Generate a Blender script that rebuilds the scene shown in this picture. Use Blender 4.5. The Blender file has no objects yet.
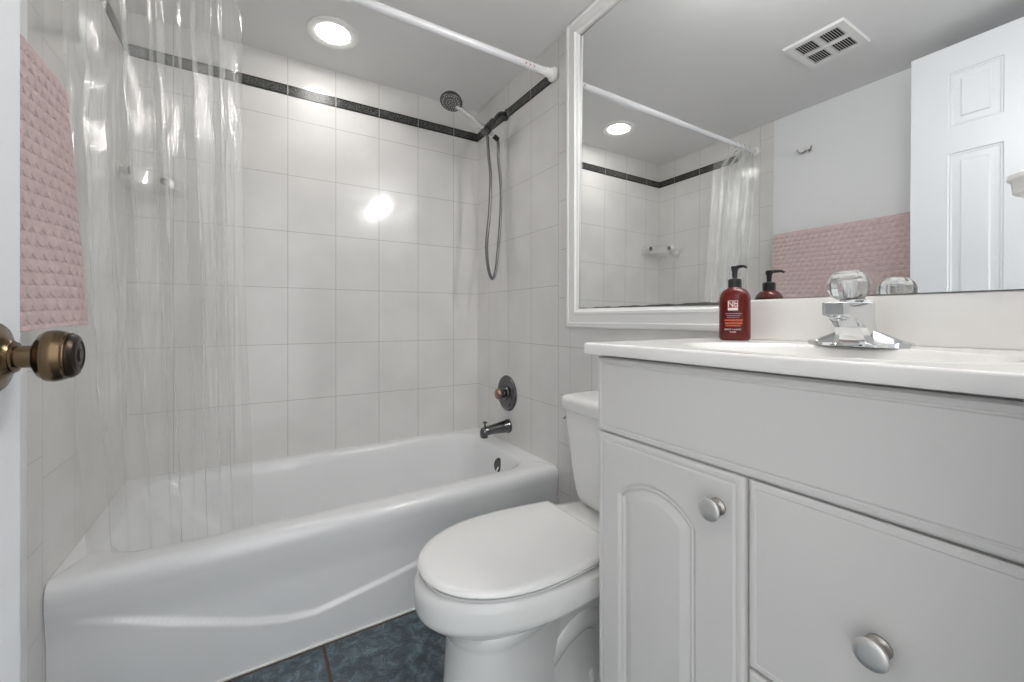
import bpy, bmesh, math, random
from mathutils import Vector, Matrix
random.seed(7)
S = bpy.context.scene
COL = S.collection
PI = math.pi

# ------------------------------------------------------------------ camera
CH = 1.008                       # camera height
YAW = math.radians(31.6214)
cam = bpy.data.cameras.new('camera')
cam.sensor_width = 36.0
cam.lens = 418.09 / 1024 * 36.0
cam.shift_y = -(341 - 318.8) / 1024
cam.clip_start = 0.01
camo = bpy.data.objects.new('camera', cam)
camo.location = (0, 0, CH)
camo.rotation_euler = (PI / 2, 0, -YAW)
COL.objects.link(camo)
S.camera = camo

# ------------------------------------------------------------------ world, exposure
W = bpy.data.worlds.new('world'); S.world = W
W.use_nodes = True
bgn = W.node_tree.nodes['Background']
_tc = W.node_tree.nodes.new('ShaderNodeTexCoord'); _sp = W.node_tree.nodes.new('ShaderNodeSeparateXYZ')
_rp = W.node_tree.nodes.new('ShaderNodeValToRGB')             # added world gradient, dark below to give the chrome contrast
_rp.color_ramp.elements[0].position = .0; _rp.color_ramp.elements[0].color = (.20, .19, .18, 1)
_rp.color_ramp.elements[1].position = .55; _rp.color_ramp.elements[1].color = (.97, .985, 1.0, 1)
_mr = W.node_tree.nodes.new('ShaderNodeMapRange'); _mr.inputs['From Min'].default_value = -.5; _mr.inputs['From Max'].default_value = .5
W.node_tree.links.new(_tc.outputs['Generated'], _sp.inputs[0]); W.node_tree.links.new(_sp.outputs['Z'], _mr.inputs['Value'])
W.node_tree.links.new(_mr.outputs['Result'], _rp.inputs['Fac']); W.node_tree.links.new(_rp.outputs['Color'], bgn.inputs[0])
bgn.inputs[1].default_value = 1.9            # added ambient light through the open doorway; no hall is modelled
S.view_settings.view_transform = 'Standard'
S.view_settings.look = 'None'
S.view_settings.gamma = 1.0
S.view_settings.use_curve_mapping = False
S.view_settings.exposure = 0.24
CAN_POWER = 46.0                 # recessed lamp over the tub (emission strength)
BULB_POWER = 80.0                 # vanity globes over the mirror (emission strength)
cy = S.cycles
cy.max_bounces = 14; cy.diffuse_bounces = 8; cy.glossy_bounces = 8
cy.transmission_bounces = 10; cy.transparent_max_bounces = 40
cy.caustics_reflective = False; cy.caustics_refractive = False
cy.sample_clamp_indirect = 10.0

# ------------------------------------------------------------------ main dimensions
XL, XR, D, YF = -0.422, 1.098, 2.165, 1.410     # left wall, right wall, back wall, tub front
ZC = CH + 1.1955                                # ceiling
YW = 0.03                                       # inner face of the doorway wall
RIM = 0.380                                     # tub rim
CT = 0.956                                      # countertop
VX = 0.616                                      # countertop front edge
JX0, JW = XR - 0.150, 0.2047                    # tile joints on the back wall
ROW0, ROWP = CH + 0.658, 0.258                  # tile rows
ZB0, ZB1 = CH + 1.0226, CH + 1.0226 + 0.045     # border strip
YT0, YT1 = 1.330, 1.407                         # tile edging strip on the side walls

# ------------------------------------------------------------------ materials
def new_mat(name):
    m = bpy.data.materials.new(name); m.use_nodes = True
    nt = m.node_tree
    return m, nt, nt.nodes['Principled BSDF']

def pbr(name, col, rough=0.5, metal=0.0, **kw):
    m, nt, p = new_mat(name)
    p.inputs['Base Color'].default_value = (*col, 1)
    p.inputs['Roughness'].default_value = rough
    p.inputs['Metallic'].default_value = metal
    for k, v in kw.items():
        p.inputs[k.replace('_', ' ')].default_value = v
    return m

def bump(m, scale, strength, dist=0.002, detail=3):
    nt = m.node_tree; p = nt.nodes['Principled BSDF']
    g = nt.nodes.new('ShaderNodeNewGeometry')
    n = nt.nodes.new('ShaderNodeTexNoise')
    n.inputs['Scale'].default_value = scale; n.inputs['Detail'].default_value = detail
    b = nt.nodes.new('ShaderNodeBump')
    b.inputs['Strength'].default_value = strength; b.inputs['Distance'].default_value = dist
    nt.links.new(g.outputs['Position'], n.inputs['Vector'])
    nt.links.new(n.outputs['Fac'], b.inputs['Height'])
    nt.links.new(b.outputs['Normal'], p.inputs['Normal'])
    return m

def mottle(m, scale, c1, c2, detail=4, lo=0.35, hi=0.65):
    nt = m.node_tree; p = nt.nodes['Principled BSDF']
    g = nt.nodes.new('ShaderNodeNewGeometry')
    n = nt.nodes.new('ShaderNodeTexNoise')
    n.inputs['Scale'].default_value = scale; n.inputs['Detail'].default_value = detail
    r = nt.nodes.new('ShaderNodeValToRGB')
    r.color_ramp.elements[0].position = lo; r.color_ramp.elements[0].color = (*c1, 1)
    r.color_ramp.elements[1].position = hi; r.color_ramp.elements[1].color = (*c2, 1)
    nt.links.new(g.outputs['Position'], n.inputs['Vector'])
    nt.links.new(n.outputs['Fac'], r.inputs['Fac'])
    nt.links.new(r.outputs['Color'], p.inputs['Base Color'])
    return m

class NG:
    """small helper for math node chains"""
    def __init__(s, nt): s.nt = nt
    def v(s, op, a, b=None):
        n = s.nt.nodes.new('ShaderNodeMath'); n.operation = op
        for i, x in enumerate((a, b)):
            if x is None: continue
            if isinstance(x, (int, float)): n.inputs[i].default_value = x
            else: s.nt.links.new(x, n.inputs[i])
        return n.outputs[0]
    def joint(s, co, off, w, half):
        """1 on a joint line of a repeat of width w"""
        t = s.v('DIVIDE', s.v('SUBTRACT', co, off), w)
        fr = s.v('SUBTRACT', s.v('FRACT', s.v('ADD', t, 0.5)), 0.5)
        return s.v('LESS_THAN', s.v('MULTIPLY', s.v('ABSOLUTE', fr), w), half)

def tile_mat(name, axis, off, w, edged=False, painted=None):
    """glazed wall tile; axis 0 = joints along X, 1 = along Y"""
    m, nt, p = new_mat(name)
    ng = NG(nt)
    geo = nt.nodes.new('ShaderNodeNewGeometry')
    sep = nt.nodes.new('ShaderNodeSeparateXYZ')
    nt.links.new(geo.outputs['Position'], sep.inputs[0])
    a = sep.outputs[axis]; z = sep.outputs[2]
    half = 0.0011
    vert = ng.joint(a, off, w, half)
    below = ng.v('LESS_THAN', z, 2.0)
    row = ng.v('MULTIPLY', ng.joint(z, ROW0, ROWP, half), below)
    if edged:
        infield = ng.v('GREATER_THAN', a, YT1)
        instrip = ng.v('MULTIPLY', ng.v('LESS_THAN', a, YT1), ng.v('GREATER_THAN', a, YT0))
        field = ng.v('MULTIPLY', ng.v('MAXIMUM', vert, row), infield)
        strip = ng.v('MULTIPLY', ng.joint(z, 0.892, 0.2035, half), instrip)
        e1 = ng.v('LESS_THAN', ng.v('ABSOLUTE', ng.v('SUBTRACT', a, YT1)), half)
        e2 = ng.v('LESS_THAN', ng.v('ABSOLUTE', ng.v('SUBTRACT', a, YT0)), 0.0008)
        j = ng.v('MAXIMUM', ng.v('MAXIMUM', field, strip), ng.v('MAXIMUM', e1, e2))
        if painted == 'wainscot':
            low = ng.v('MULTIPLY', ng.v('LESS_THAN', a, YT0), ng.v('LESS_THAN', z, 0.90))
            j = ng.v('MAXIMUM', j, ng.v('MULTIPLY', ng.v('MAXIMUM', vert, row), low))
    else:
        j = ng.v('MAXIMUM', vert, row)
    no = nt.nodes.new('ShaderNodeTexNoise'); no.inputs['Scale'].default_value = 5; no.inputs['Detail'].default_value = 4
    nt.links.new(geo.outputs['Position'], no.inputs['Vector'])
    rp = nt.nodes.new('ShaderNodeValToRGB')
    rp.color_ramp.elements[0].position = .3; rp.color_ramp.elements[0].color = (.675, .665, .65, 1)
    rp.color_ramp.elements[1].position = .7; rp.color_ramp.elements[1].color = (.745, .735, .72, 1)
    nt.links.new(no.outputs['Fac'], rp.inputs['Fac'])
    mx = nt.nodes.new('ShaderNodeMix'); mx.data_type = 'RGBA'
    nt.links.new(j, mx.inputs['Factor'])
    nt.links.new(rp.outputs['Color'], mx.inputs['A'])
    mx.inputs['B'].default_value = (.40, .39, .375, 1)
    colour = mx.outputs['Result']
    rough = ng.v('ADD', ng.v('MULTIPLY', j, 0.6), 0.13)
    if edged and painted == 'paint':
        paint = ng.v('LESS_THAN', a, YT0)
        if painted == 'wainscot':
            paint = ng.v('MULTIPLY', paint, ng.v('GREATER_THAN', z, 0.90))
        m2 = nt.nodes.new('ShaderNodeMix'); m2.data_type = 'RGBA'
        nt.links.new(paint, m2.inputs['Factor']); nt.links.new(colour, m2.inputs['A'])
        m2.inputs['B'].default_value = (.80, .81, .82, 1)
        colour = m2.outputs['Result']
        rough = ng.v('MAXIMUM', rough, ng.v('MULTIPLY', paint, 0.55))
    nt.links.new(colour, p.inputs['Base Color'])
    nt.links.new(rough, p.inputs['Roughness'])
    wv = nt.nodes.new('ShaderNodeTexNoise'); wv.inputs['Scale'].default_value = 26; wv.inputs['Detail'].default_value = 2
    nt.links.new(geo.outputs['Position'], wv.inputs['Vector'])
    h = ng.v('SUBTRACT', ng.v('MULTIPLY', wv.outputs['Fac'], 0.6), j)
    b = nt.nodes.new('ShaderNodeBump'); b.inputs['Strength'].default_value = 0.35; b.inputs['Distance'].default_value = 0.0012
    nt.links.new(h, b.inputs['Height']); nt.links.new(b.outputs['Normal'], p.inputs['Normal'])
    return m

def floor_mat():
    m, nt, p = new_mat('slate_floor_tile'); ng = NG(nt)
    geo = nt.nodes.new('ShaderNodeNewGeometry'); sep = nt.nodes.new('ShaderNodeSeparateXYZ')
    nt.links.new(geo.outputs['Position'], sep.inputs[0])
    j = ng.v('MAXIMUM', ng.joint(sep.outputs[0], 0.181, 0.335, 0.0045), ng.joint(sep.outputs[1], YF - 0.006, 0.335, 0.0045))
    n1 = nt.nodes.new('ShaderNodeTexNoise'); n1.inputs['Scale'].default_value = 24; n1.inputs['Detail'].default_value = 12; n1.inputs['Roughness'].default_value = .82
    n1.inputs['Distortion'].default_value = 0.6
    nt.links.new(geo.outputs['Position'], n1.inputs['Vector'])
    r = nt.nodes.new('ShaderNodeValToRGB')
    e = r.color_ramp.elements
    e[0].position = .30; e[0].color = (.014, .019, .022, 1)
    e[1].position = .72; e[1].color = (.34, .42, .45, 1)
    x = e.new(.47); x.color = (.060, .085, .10, 1)
    x = e.new(.57); x.color = (.13, .18, .205, 1)
    nt.links.new(n1.outputs['Fac'], r.inputs['Fac'])
    mx = nt.nodes.new('ShaderNodeMix'); mx.data_type = 'RGBA'
    nt.links.new(j, mx.inputs['Factor']); nt.links.new(r.outputs['Color'], mx.inputs['A'])
    mx.inputs['B'].default_value = (.085, .060, .045, 1)
    nt.links.new(mx.outputs['Result'], p.inputs['Base Color'])
    nt.links.new(ng.v('ADD', ng.v('MULTIPLY', j, .4), .38), p.inputs['Roughness'])
    b = nt.nodes.new('ShaderNodeBump'); b.inputs['Strength'].default_value = .5; b.inputs['Distance'].default_value = .003
    nt.links.new(ng.v('SUBTRACT', n1.outputs['Fac'], j), b.inputs['Height'])
    nt.links.new(b.outputs['Normal'], p.inputs['Normal'])
    return m

def border_mat(axis, off, w):
    """black listello with a pale scroll relief"""
    m, nt, p = new_mat('border_tile_%d' % axis); ng = NG(nt)
    geo = nt.nodes.new('ShaderNodeNewGeometry'); sep = nt.nodes.new('ShaderNodeSeparateXYZ')
    nt.links.new(geo.outputs['Position'], sep.inputs[0])
    a = sep.outputs[axis]; z = sep.outputs[2]
    j = ng.joint(a, off, w, 0.0016)
    mid = (ZB0 + ZB1) / 2
    core = ng.v('LESS_THAN', ng.v('ABSOLUTE', ng.v('SUBTRACT', z, mid)), 0.0165)
    vo = nt.nodes.new('ShaderNodeTexNoise'); vo.inputs['Scale'].default_value = 95; vo.inputs['Detail'].default_value = 2
    vo.inputs['Distortion'].default_value = 2.2
    nt.links.new(geo.outputs['Position'], vo.inputs['Vector'])
    band = ng.v('LESS_THAN', ng.v('ABSOLUTE', ng.v('SUBTRACT', vo.outputs['Fac'], .5)), 0.04)
    scroll = ng.v('MULTIPLY', band, core)
    mx = nt.nodes.new('ShaderNodeMix'); mx.data_type = 'RGBA'
    nt.links.new(scroll, mx.inputs['Factor'])
    mx.inputs['A'].default_value = (.011, .012, .012, 1); mx.inputs['B'].default_value = (.19, .19, .18, 1)
    m2 = nt.nodes.new('ShaderNodeMix'); m2.data_type = 'RGBA'
    nt.links.new(j, m2.inputs['Factor']); nt.links.new(mx.outputs['Result'], m2.inputs['A'])
    m2.inputs['B'].default_value = (.5, .49, .47, 1)
    nt.links.new(m2.outputs['Result'], p.inputs['Base Color'])
    p.inputs['Roughness'].default_value = .3
    b = nt.nodes.new('ShaderNodeBump'); b.inputs['Strength'].default_value = .6; b.inputs['Distance'].default_value = .0015
    nt.links.new(scroll, b.inputs['Height']); nt.links.new(b.outputs['Normal'], p.inputs['Normal'])
    return m

def curtain_mat():
    m = bpy.data.materials.new('clear_vinyl'); m.use_nodes = True
    nt = m.node_tree; nt.nodes.clear()
    out = nt.nodes.new('ShaderNodeOutputMaterial')
    tr = nt.nodes.new('ShaderNodeBsdfTransparent'); tr.inputs[0].default_value = (.975, .98, .975, 1)
    df = nt.nodes.new('ShaderNodeBsdfDiffuse'); df.inputs[0].default_value = (.93, .93, .925, 1)
    tl = nt.nodes.new('ShaderNodeBsdfTranslucent'); tl.inputs[0].default_value = (.93, .93, .925, 1)
    gl = nt.nodes.new('ShaderNodeBsdfGlossy'); gl.inputs['Roughness'].default_value = .065
    gl.inputs['Color'].default_value = (1, 1, 1, 1)
    geo = nt.nodes.new('ShaderNodeNewGeometry')
    mp = nt.nodes.new('ShaderNodeMapping'); mp.inputs['Scale'].default_value = (190, 190, 7)
    nz = nt.nodes.new('ShaderNodeTexNoise'); nz.inputs['Scale'].default_value = 1.0; nz.inputs['Detail'].default_value = 4
    nt.links.new(geo.outputs['Position'], mp.inputs['Vector']); nt.links.new(mp.outputs['Vector'], nz.inputs['Vector'])
    bp = nt.nodes.new('ShaderNodeBump'); bp.inputs['Strength'].default_value = .5; bp.inputs['Distance'].default_value = .006
    nt.links.new(nz.outputs['Fac'], bp.inputs['Height'])
    nt.links.new(bp.outputs['Normal'], gl.inputs['Normal'])
    lw = nt.nodes.new('ShaderNodeLayerWeight'); lw.inputs['Blend'].default_value = .35
    l2 = nt.nodes.new('ShaderNodeLayerWeight'); nt.links.new(bp.outputs['Normal'], l2.inputs['Normal']); ng = NG(nt)
    fac = ng.v('ADD', ng.v('MULTIPLY', ng.v('POWER', l2.outputs['Facing'], 4.0), .5), .085)
    mil = nt.nodes.new('ShaderNodeMixShader'); mil.inputs[0].default_value = .5
    nt.links.new(df.outputs[0], mil.inputs[1]); nt.links.new(tl.outputs[0], mil.inputs[2])
    mr = nt.nodes.new('ShaderNodeMapRange'); mr.inputs['To Min'].default_value = .15; mr.inputs['To Max'].default_value = .34
    nt.links.new(lw.outputs['Facing'], mr.inputs['Value'])
    a = nt.nodes.new('ShaderNodeMixShader')
    nt.links.new(mr.outputs['Result'], a.inputs[0]); nt.links.new(tr.outputs[0], a.inputs[1]); nt.links.new(mil.outputs[0], a.inputs[2])
    b = nt.nodes.new('ShaderNodeMixShader')
    nt.links.new(fac, b.inputs[0]); nt.links.new(a.outputs[0], b.inputs[1]); nt.links.new(gl.outputs[0], b.inputs[2])
    nt.links.new(b.outputs[0], out.inputs['Surface'])
    return m

def clear_mat(name, haze):
    m = bpy.data.materials.new(name); m.use_nodes = True
    nt = m.node_tree; nt.nodes.clear()
    out = nt.nodes.new('ShaderNodeOutputMaterial')
    tr = nt.nodes.new('ShaderNodeBsdfTransparent'); df = nt.nodes.new('ShaderNodeBsdfDiffuse'); gl = nt.nodes.new('ShaderNodeBsdfGlossy')
    df.inputs[0].default_value = (.85, .86, .86, 1); gl.inputs['Roughness'].default_value = .04
    lw = nt.nodes.new('ShaderNodeLayerWeight'); ng = NG(nt)
    fac = ng.v('ADD', ng.v('MULTIPLY', ng.v('POWER', lw.outputs['Facing'], 4.0), .55), .04)
    a = nt.nodes.new('ShaderNodeMixShader'); a.inputs[0].default_value = haze
    b = nt.nodes.new('ShaderNodeMixShader')
    nt.links.new(tr.outputs[0], a.inputs[1]); nt.links.new(df.outputs[0], a.inputs[2])
    nt.links.new(fac, b.inputs[0]); nt.links.new(a.outputs[0], b.inputs[1]); nt.links.new(gl.outputs[0], b.inputs[2])
    nt.links.new(b.outputs[0], out.inputs['Surface'])
    return m

def emit(name, col, strength):
    m = bpy.data.materials.new(name); m.use_nodes = True
    p = m.node_tree.nodes['Principled BSDF']
    p.inputs['Base Color'].default_value = (.9, .9, .9, 1)
    p.inputs['Emission Color'].default_value = (*col, 1)
    p.inputs['Emission Strength'].default_value = strength
    return m

M = {}
M['tile_back'] = tile_mat('glazed_wall_tile_back', 0, JX0, JW)
M['tile_right'] = tile_mat('glazed_wall_tile_right', 1, YT1, 0.2055, True, 'wainscot')
M['tile_left'] = tile_mat('glazed_wall_tile_left', 1, YT1, 0.2055, True, 'paint')
M['floor'] = floor_mat()
M['border_x'] = border_mat(0, JX0, JW)
M['border_y'] = border_mat(1, YT1, 0.2055)
M['paint'] = bump(pbr('white_wall_paint', (.80, .81, .82), .55), 180, .12, .0006)
M['ceiling'] = bump(pbr('ceiling_paint', (.78, .78, .78), .6), 140, .15, .0008)
M['porcelain'] = pbr('white_porcelain', (.80, .80, .79), .09)
M['enamel'] = pbr('tub_enamel', (.80, .805, .81), .12)
M['seat'] = pbr('toilet_seat_plastic', (.82, .82, .81), .16)
M['cabinet'] = bump(pbr('painted_cabinet', (.70, .69, .672), .38), 90, .06, .0005)
M['counter'] = mottle(pbr('cultured_marble', (.88, .86, .83), .16), 9, (.86, .845, .82), (.90, .89, .87))
M['chrome'] = pbr('chrome', (.74, .75, .76), .06, 1.0)
M['nickel'] = pbr('satin_nickel', (.80, .79, .77), .42, 1.0)
M['nickel_dark'] = pbr('satin_nickel_dark_shaded', (.42, .39, .36), .32, 1.0)  # darker copy: shaded knob sides, and the hook's own dark metal
M['gunmetal'] = pbr('aged_pewter', (.14, .14, .145), .26, 1.0)
M['bronze'] = bump(pbr('antique_brass', (.15, .104, .062), .22, 1.0), 160, .10, .0006)
M['bronze_dark'] = pbr('antique_brass_dark', (.035, .026, .02), .35, .9)
M['copper'] = pbr('bronze_knob', (.33, .22, .17), .3, 1.0)
M['hose'] = pbr('grey_hose', (.15, .15, .155), .32, .8)
M['black_plastic'] = pbr('black_plastic', (.012, .012, .013), .28)
M['white_plastic'] = pbr('white_plastic', (.82, .82, .81), .3)
M['rod'] = pbr('white_rod_enamel', (.82, .82, .84), .22)
M['frame'] = pbr('white_frame_paint', (.84, .84, .83), .3)
M['mirror'] = pbr('mirror_silver', (.90, .91, .91), .0, 1.0)
M['wear_shade'] = pbr('mirror_edge_wear_shade', (.10, .105, .10), .4)
M['gap'] = pbr('dark_gap', (.02, .02, .02), .8)
M['door'] = bump(pbr('white_door_paint', (.79, .81, .84), .34), 120, .08, .0005)
M['glass'] = pbr('clear_acrylic', (.97, .98, .98), .02, Transmission_Weight=1.0, IOR=1.47)
M['knob_acrylic'] = pbr('cloudy_acrylic', (1.0, 1.0, .995), .07, Transmission_Weight=.80, IOR=1.47)
M['towel'] = mottle(bump(pbr('pink_towel', (.58, .46, .45), .95), 700, .5, .0015, 2), 60, (.555, .435, .43), (.65, .52, .51))
M['bottle'] = pbr('amber_red_bottle', (.17, .011, .009), .05, Transmission_Weight=.45, IOR=1.4)
M['label_white'] = pbr('label_white', (.85, .83, .80), .5)
M['label_grey'] = pbr('label_grey', (.30, .30, .36), .5)
M['label_orange'] = pbr('label_orange', (.55, .13, .05), .5)
M['label_red'] = pbr('label_red', (.32, .03, .025), .4)
M['red_print'] = pbr('red_print', (.45, .06, .06), .5)
M['curtain'] = curtain_mat()
M['shelf'] = clear_mat('clear_shelf_acrylic', .05)
M['can_lens'] = emit('lamp_lens', (1.0, .975, .94), CAN_POWER)
M['globe'] = emit('lamp_globe', (1.0, .985, .965), BULB_POWER)

# ------------------------------------------------------------------ mesh helpers
def link(name, bm, mat, parent=None, smooth=False, angle=40):
    bmesh.ops.recalc_face_normals(bm, faces=bm.faces[:])
    me = bpy.data.meshes.new(name); bm.to_mesh(me); bm.free()
    o = bpy.data.objects.new(name, me); COL.objects.link(o)
    if mat is not None: me.materials.append(mat)
    if smooth:
        for p in me.polygons: p.use_smooth = True
        me.set_sharp_from_angle(angle=math.radians(angle))
    if parent is not None:
        o.parent = parent
        o.matrix_parent_inverse = Matrix.Translation(-Vector(parent.location))
    return o

def thing(name, label, cat, loc=(0, 0, 0), group=None):
    o = bpy.data.objects.new(name, None); COL.objects.link(o)
    o.location = loc; o.empty_display_size = .05
    return tag(o, label, cat, group)

def tag(o, label, cat, group=None):
    o['label'] = label; o['category'] = cat
    if group: o['group'] = group
    return o

def struct(o, label=None):
    o['kind'] = 'structure'
    if label: o['label'] = label
    return o

def box(bm, x0, x1, y0, y1, z0, z1, bev=0.0, seg=2):
    ps = [(x, y, z) for x in (x0, x1) for y in (y0, y1) for z in (z0, z1)]
    v = [bm.verts.new(p) for p in ps]
    fs = [(0, 1, 3, 2), (4, 6, 7, 5), (0, 4, 5, 1), (2, 3, 7, 6), (0, 2, 6, 4), (1, 5, 7, 3)]
    faces = [bm.faces.new([v[i] for i in f]) for f in fs]
    if bev:
        bmesh.ops.recalc_face_normals(bm, faces=faces)
        es = list({e for f in faces for e in f.edges})
        bmesh.ops.bevel(bm, geom=es, offset=bev, segments=seg, profile=.5, affect='EDGES')
    return bm

def boxo(name, mat, parent, x0, x1, y0, y1, z0, z1, bev=0.0, seg=2):
    return link(name, box(bmesh.new(), x0, x1, y0, y1, z0, z1, bev, seg), mat, parent, bool(bev), 50)

def bridge(bm, a, b, closed=True):
    n = len(a)
    for i in range(n if closed else n - 1):
        k = (i + 1) % n
        bm.faces.new((a[i], a[k], b[k], b[i]))

def loft(bm, loops, cap0=True, cap1=True, closed=True):
    vs = [[bm.verts.new(p) for p in lp] for lp in loops]
    for a, b in zip(vs, vs[1:]): bridge(bm, a, b, closed)
    if cap0: bm.faces.new(vs[0])
    if cap1: bm.faces.new(vs[-1])
    return vs

def basis(axis):
    a = Vector(axis).normalized()
    h = Vector((0, 0, 1)) if abs(a.z) < .9 else Vector((1, 0, 0))
    u = h.cross(a).normalized(); w = a.cross(u)
    return a, u, w

def lathe(bm, prof, origin, axis, n=32, cap0=True, cap1=True):
    """prof = [(distance along axis, radius)]"""
    a, u, w = basis(axis); o = Vector(origin)
    loops = []
    for t, r in prof:
        r = max(r, 1e-5)
        loops.append([o + a * t + (u * math.cos(2 * PI * i / n) + w * math.sin(2 * PI * i / n)) * r for i in range(n)])
    loft(bm, loops, cap0, cap1)
    return bm

def spline(pts, m=8):
    P = [Vector(p) for p in pts]; out = []
    for i in range(len(P) - 1):
        p0 = P[max(i - 1, 0)]; p1 = P[i]; p2 = P[i + 1]; p3 = P[min(i + 2, len(P) - 1)]
        for k in range(m):
            t = k / m
            out.append(.5 * ((2 * p1) + (-p0 + p2) * t + (2 * p0 - 5 * p1 + 4 * p2 - p3) * t * t + (-p0 + 3 * p1 - 3 * p2 + p3) * t ** 3))
    out.append(P[-1]); return out

def tube(bm, pts, r, n=12, ribs=None):
    P = [Vector(p) for p in pts]
    R = r if isinstance(r, (list, tuple)) else [r] * len(P)
    t = (P[1] - P[0]).normalized(); _, u, w = basis(t)
    loops = []
    for i, p in enumerate(P):
        if 0 < i < len(P) - 1: t2 = (P[i + 1] - P[i - 1]).normalized()
        elif i == 0: t2 = (P[1] - P[0]).normalized()
        else: t2 = (P[i] - P[i - 1]).normalized()
        q = t.rotation_difference(t2); u = q @ u; w = q @ w; t = t2
        rr = R[i] * (1 + (ribs * (i % 2) if ribs else 0))
        loops.append([p + (u * math.cos(2 * PI * k / n) + w * math.sin(2 * PI * k / n)) * rr for k in range(n)])
    loft(bm, loops)
    return bm

def rrect(x0, x1, y0, y1, r, z, nc=8, ne=10):
    """rounded rectangle loop, always the same number of points"""
    pts = []
    cs = [(x1 - r, y0 + r, -90), (x1 - r, y1 - r, 0), (x0 + r, y1 - r, 90), (x0 + r, y0 + r, 180)]
    for ci, (cx, cyy, a0) in enumerate(cs):
        arc = [(cx + r * math.cos(math.radians(a0 + 90 * k / nc)), cyy + r * math.sin(math.radians(a0 + 90 * k / nc))) for k in range(nc + 1)]
        pts += arc
        nx = cs[(ci + 1) % 4]; a1 = nx[2]
        st = (nx[0] + r * math.cos(math.radians(a1)), nx[1] + r * math.sin(math.radians(a1)))
        for k in range(1, ne): pts.append((arc[-1][0] + (st[0] - arc[-1][0]) * k / ne, arc[-1][1] + (st[1] - arc[-1][1]) * k / ne))
    return [Vector((x, y, z)) for x, y in pts]

def relief(bm, us, vs, hf, to3, depth):
    """closed slab: a face with heights hf(u, v) toward the viewer, flat back. to3(u, v, h) -> point"""
    us = sorted(us); vs = sorted(vs)
    g = [[bm.verts.new(to3(u, v, hf(u, v))) for v in vs] for u in us]
    for i in range(len(us) - 1):
        for k in range(len(vs) - 1):
            bm.faces.new((g[i][k], g[i + 1][k], g[i + 1][k + 1], g[i][k + 1]))
    rim = [g[i][0] for i in range(len(us))] + [g[-1][k] for k in range(1, len(vs))] + \
          [g[i][-1] for i in range(len(us) - 2, -1, -1)] + [g[0][k] for k in range(len(vs) - 2, 0, -1)]
    uv = [(u, vs[0]) for u in us] + [(us[-1], v) for v in vs[1:]] + [(u, vs[-1]) for u in reversed(us[:-1])] + [(us[0], v) for v in reversed(vs[1:-1])]
    bk = [bm.verts.new(to3(u, v, -depth)) for u, v in uv]
    bridge(bm, rim, bk); bm.faces.new(bk)
    return bm

def lin(a, b, n): return [a + (b - a) * i / n for i in range(n + 1)]

def interp(prof, d):
    if d <= prof[0][0]: return prof[0][1]
    for (a, ha), (b, hb) in zip(prof, prof[1:]):
        if d <= b: return ha + (hb - ha) * (d - a) / (b - a)
    return prof[-1][1]

def smooth(a, b, x):
    t = min(max((x - a) / (b - a), 0), 1); return t * t * (3 - 2 * t)

# ------------------------------------------------------------------ the room
def slab(name, mat, *b): return struct(boxo(name, mat, None, *b))
slab('wall_back', M['tile_back'], XL - .1, XR + .1, D, D + .1, 0, ZC)
slab('wall_right', M['tile_right'], XR, XR + .1, YW - .12, D, 0, ZC)
slab('wall_left', M['tile_left'], XL - .1, XL, YW - .12, D, 0, ZC)
slab('floor', M['floor'], XL - .1, XR + .1, YW - .12, D + .1, -.08, 0)
slab('ceiling', M['ceiling'], XL - .1, XR + .1, YW - .12, D + .1, ZC, ZC + .1)
DX0, DX1, DZ = -.256, .40, 2.145                # doorway
bm = bmesh.new()
box(bm, XL, DX0, YW - .12, YW, 0, ZC); box(bm, DX1, XR, YW - .12, YW, 0, ZC); box(bm, DX0, DX1, YW - .12, YW, DZ, ZC)
struct(link('wall_front', bm, M['paint']))

# black patterned border, one strip on each tub wall
struct(boxo('trim_1', M['border_x'], None, XL, XR, D - .004, D, ZB0, ZB1), 'black patterned border strip on the back tub wall')
struct(boxo('trim_2', M['border_y'], None, XR - .004, XR, 1.445, D - .004, ZB0, ZB1), 'black patterned border strip on the tap wall')
struct(boxo('trim_3', M['border_y'], None, XL, XL + .004, 1.545, D - .004, ZB0, ZB1), 'black patterned border strip behind the clear curtain')

# ------------------------------------------------------------------ bathtub
tub = thing('bathtub', 'white alcove bathtub with a curved embossed apron, built between three tiled walls', 'bathtub', (.338, 1.787, 0))
x0, x1, y1 = XL + .0008, XR - .0008, D - .0008
loops = [rrect(x0, x1, 1.4092, y1, .002, .318), rrect(x0, x1, 1.4075, y1, .002, .330), rrect(x0, x1, 1.4070, y1, .002, .342),
         rrect(x0, x1, 1.4085, y1, .002, .356), rrect(x0, x1, 1.4135, y1, .002, .368), rrect(x0, x1, 1.4235, y1, .002, .377),
         rrect(x0, x1, 1.436, y1, .002, RIM), rrect(x0 + .055, x1 - .075, 1.490, y1 - .045, .11, RIM),
         rrect(x0 + .068, x1 - .085, 1.500, y1 - .054, .115, RIM - .004), rrect(x0 + .078, x1 - .092, 1.508, y1 - .060, .115, RIM - .014),
         rrect(x0 + .090, x1 - .098, 1.516, y1 - .066, .115, RIM - .040), rrect(x0 + .16, x1 - .112, 1.530, y1 - .080, .115, .24),
         rrect(x0 + .25, x1 - .13, 1.550, y1 - .098, .115, .13), rrect(x0 + .29, x1 - .15, 1.570, y1 - .115, .11, .095),
         rrect(x0 + .33, x1 - .18, 1.600, y1 - .145, .10, .078), rrect(x0 + .45, x1 - .30, 1.70, y1 - .24, .06, .072)]
bm = bmesh.new(); loft(bm, loops, False, True)
link('basin', bm, M['enamel'], tub, True, 60)
RIDGE = [(-.45, .300), (-.314, .258), (-.175, .200), (-.016, .140), (.08, .113), (.16, .104), (.26, .118), (.481, .155), (.8, .215), (1.1, .27)]
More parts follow.
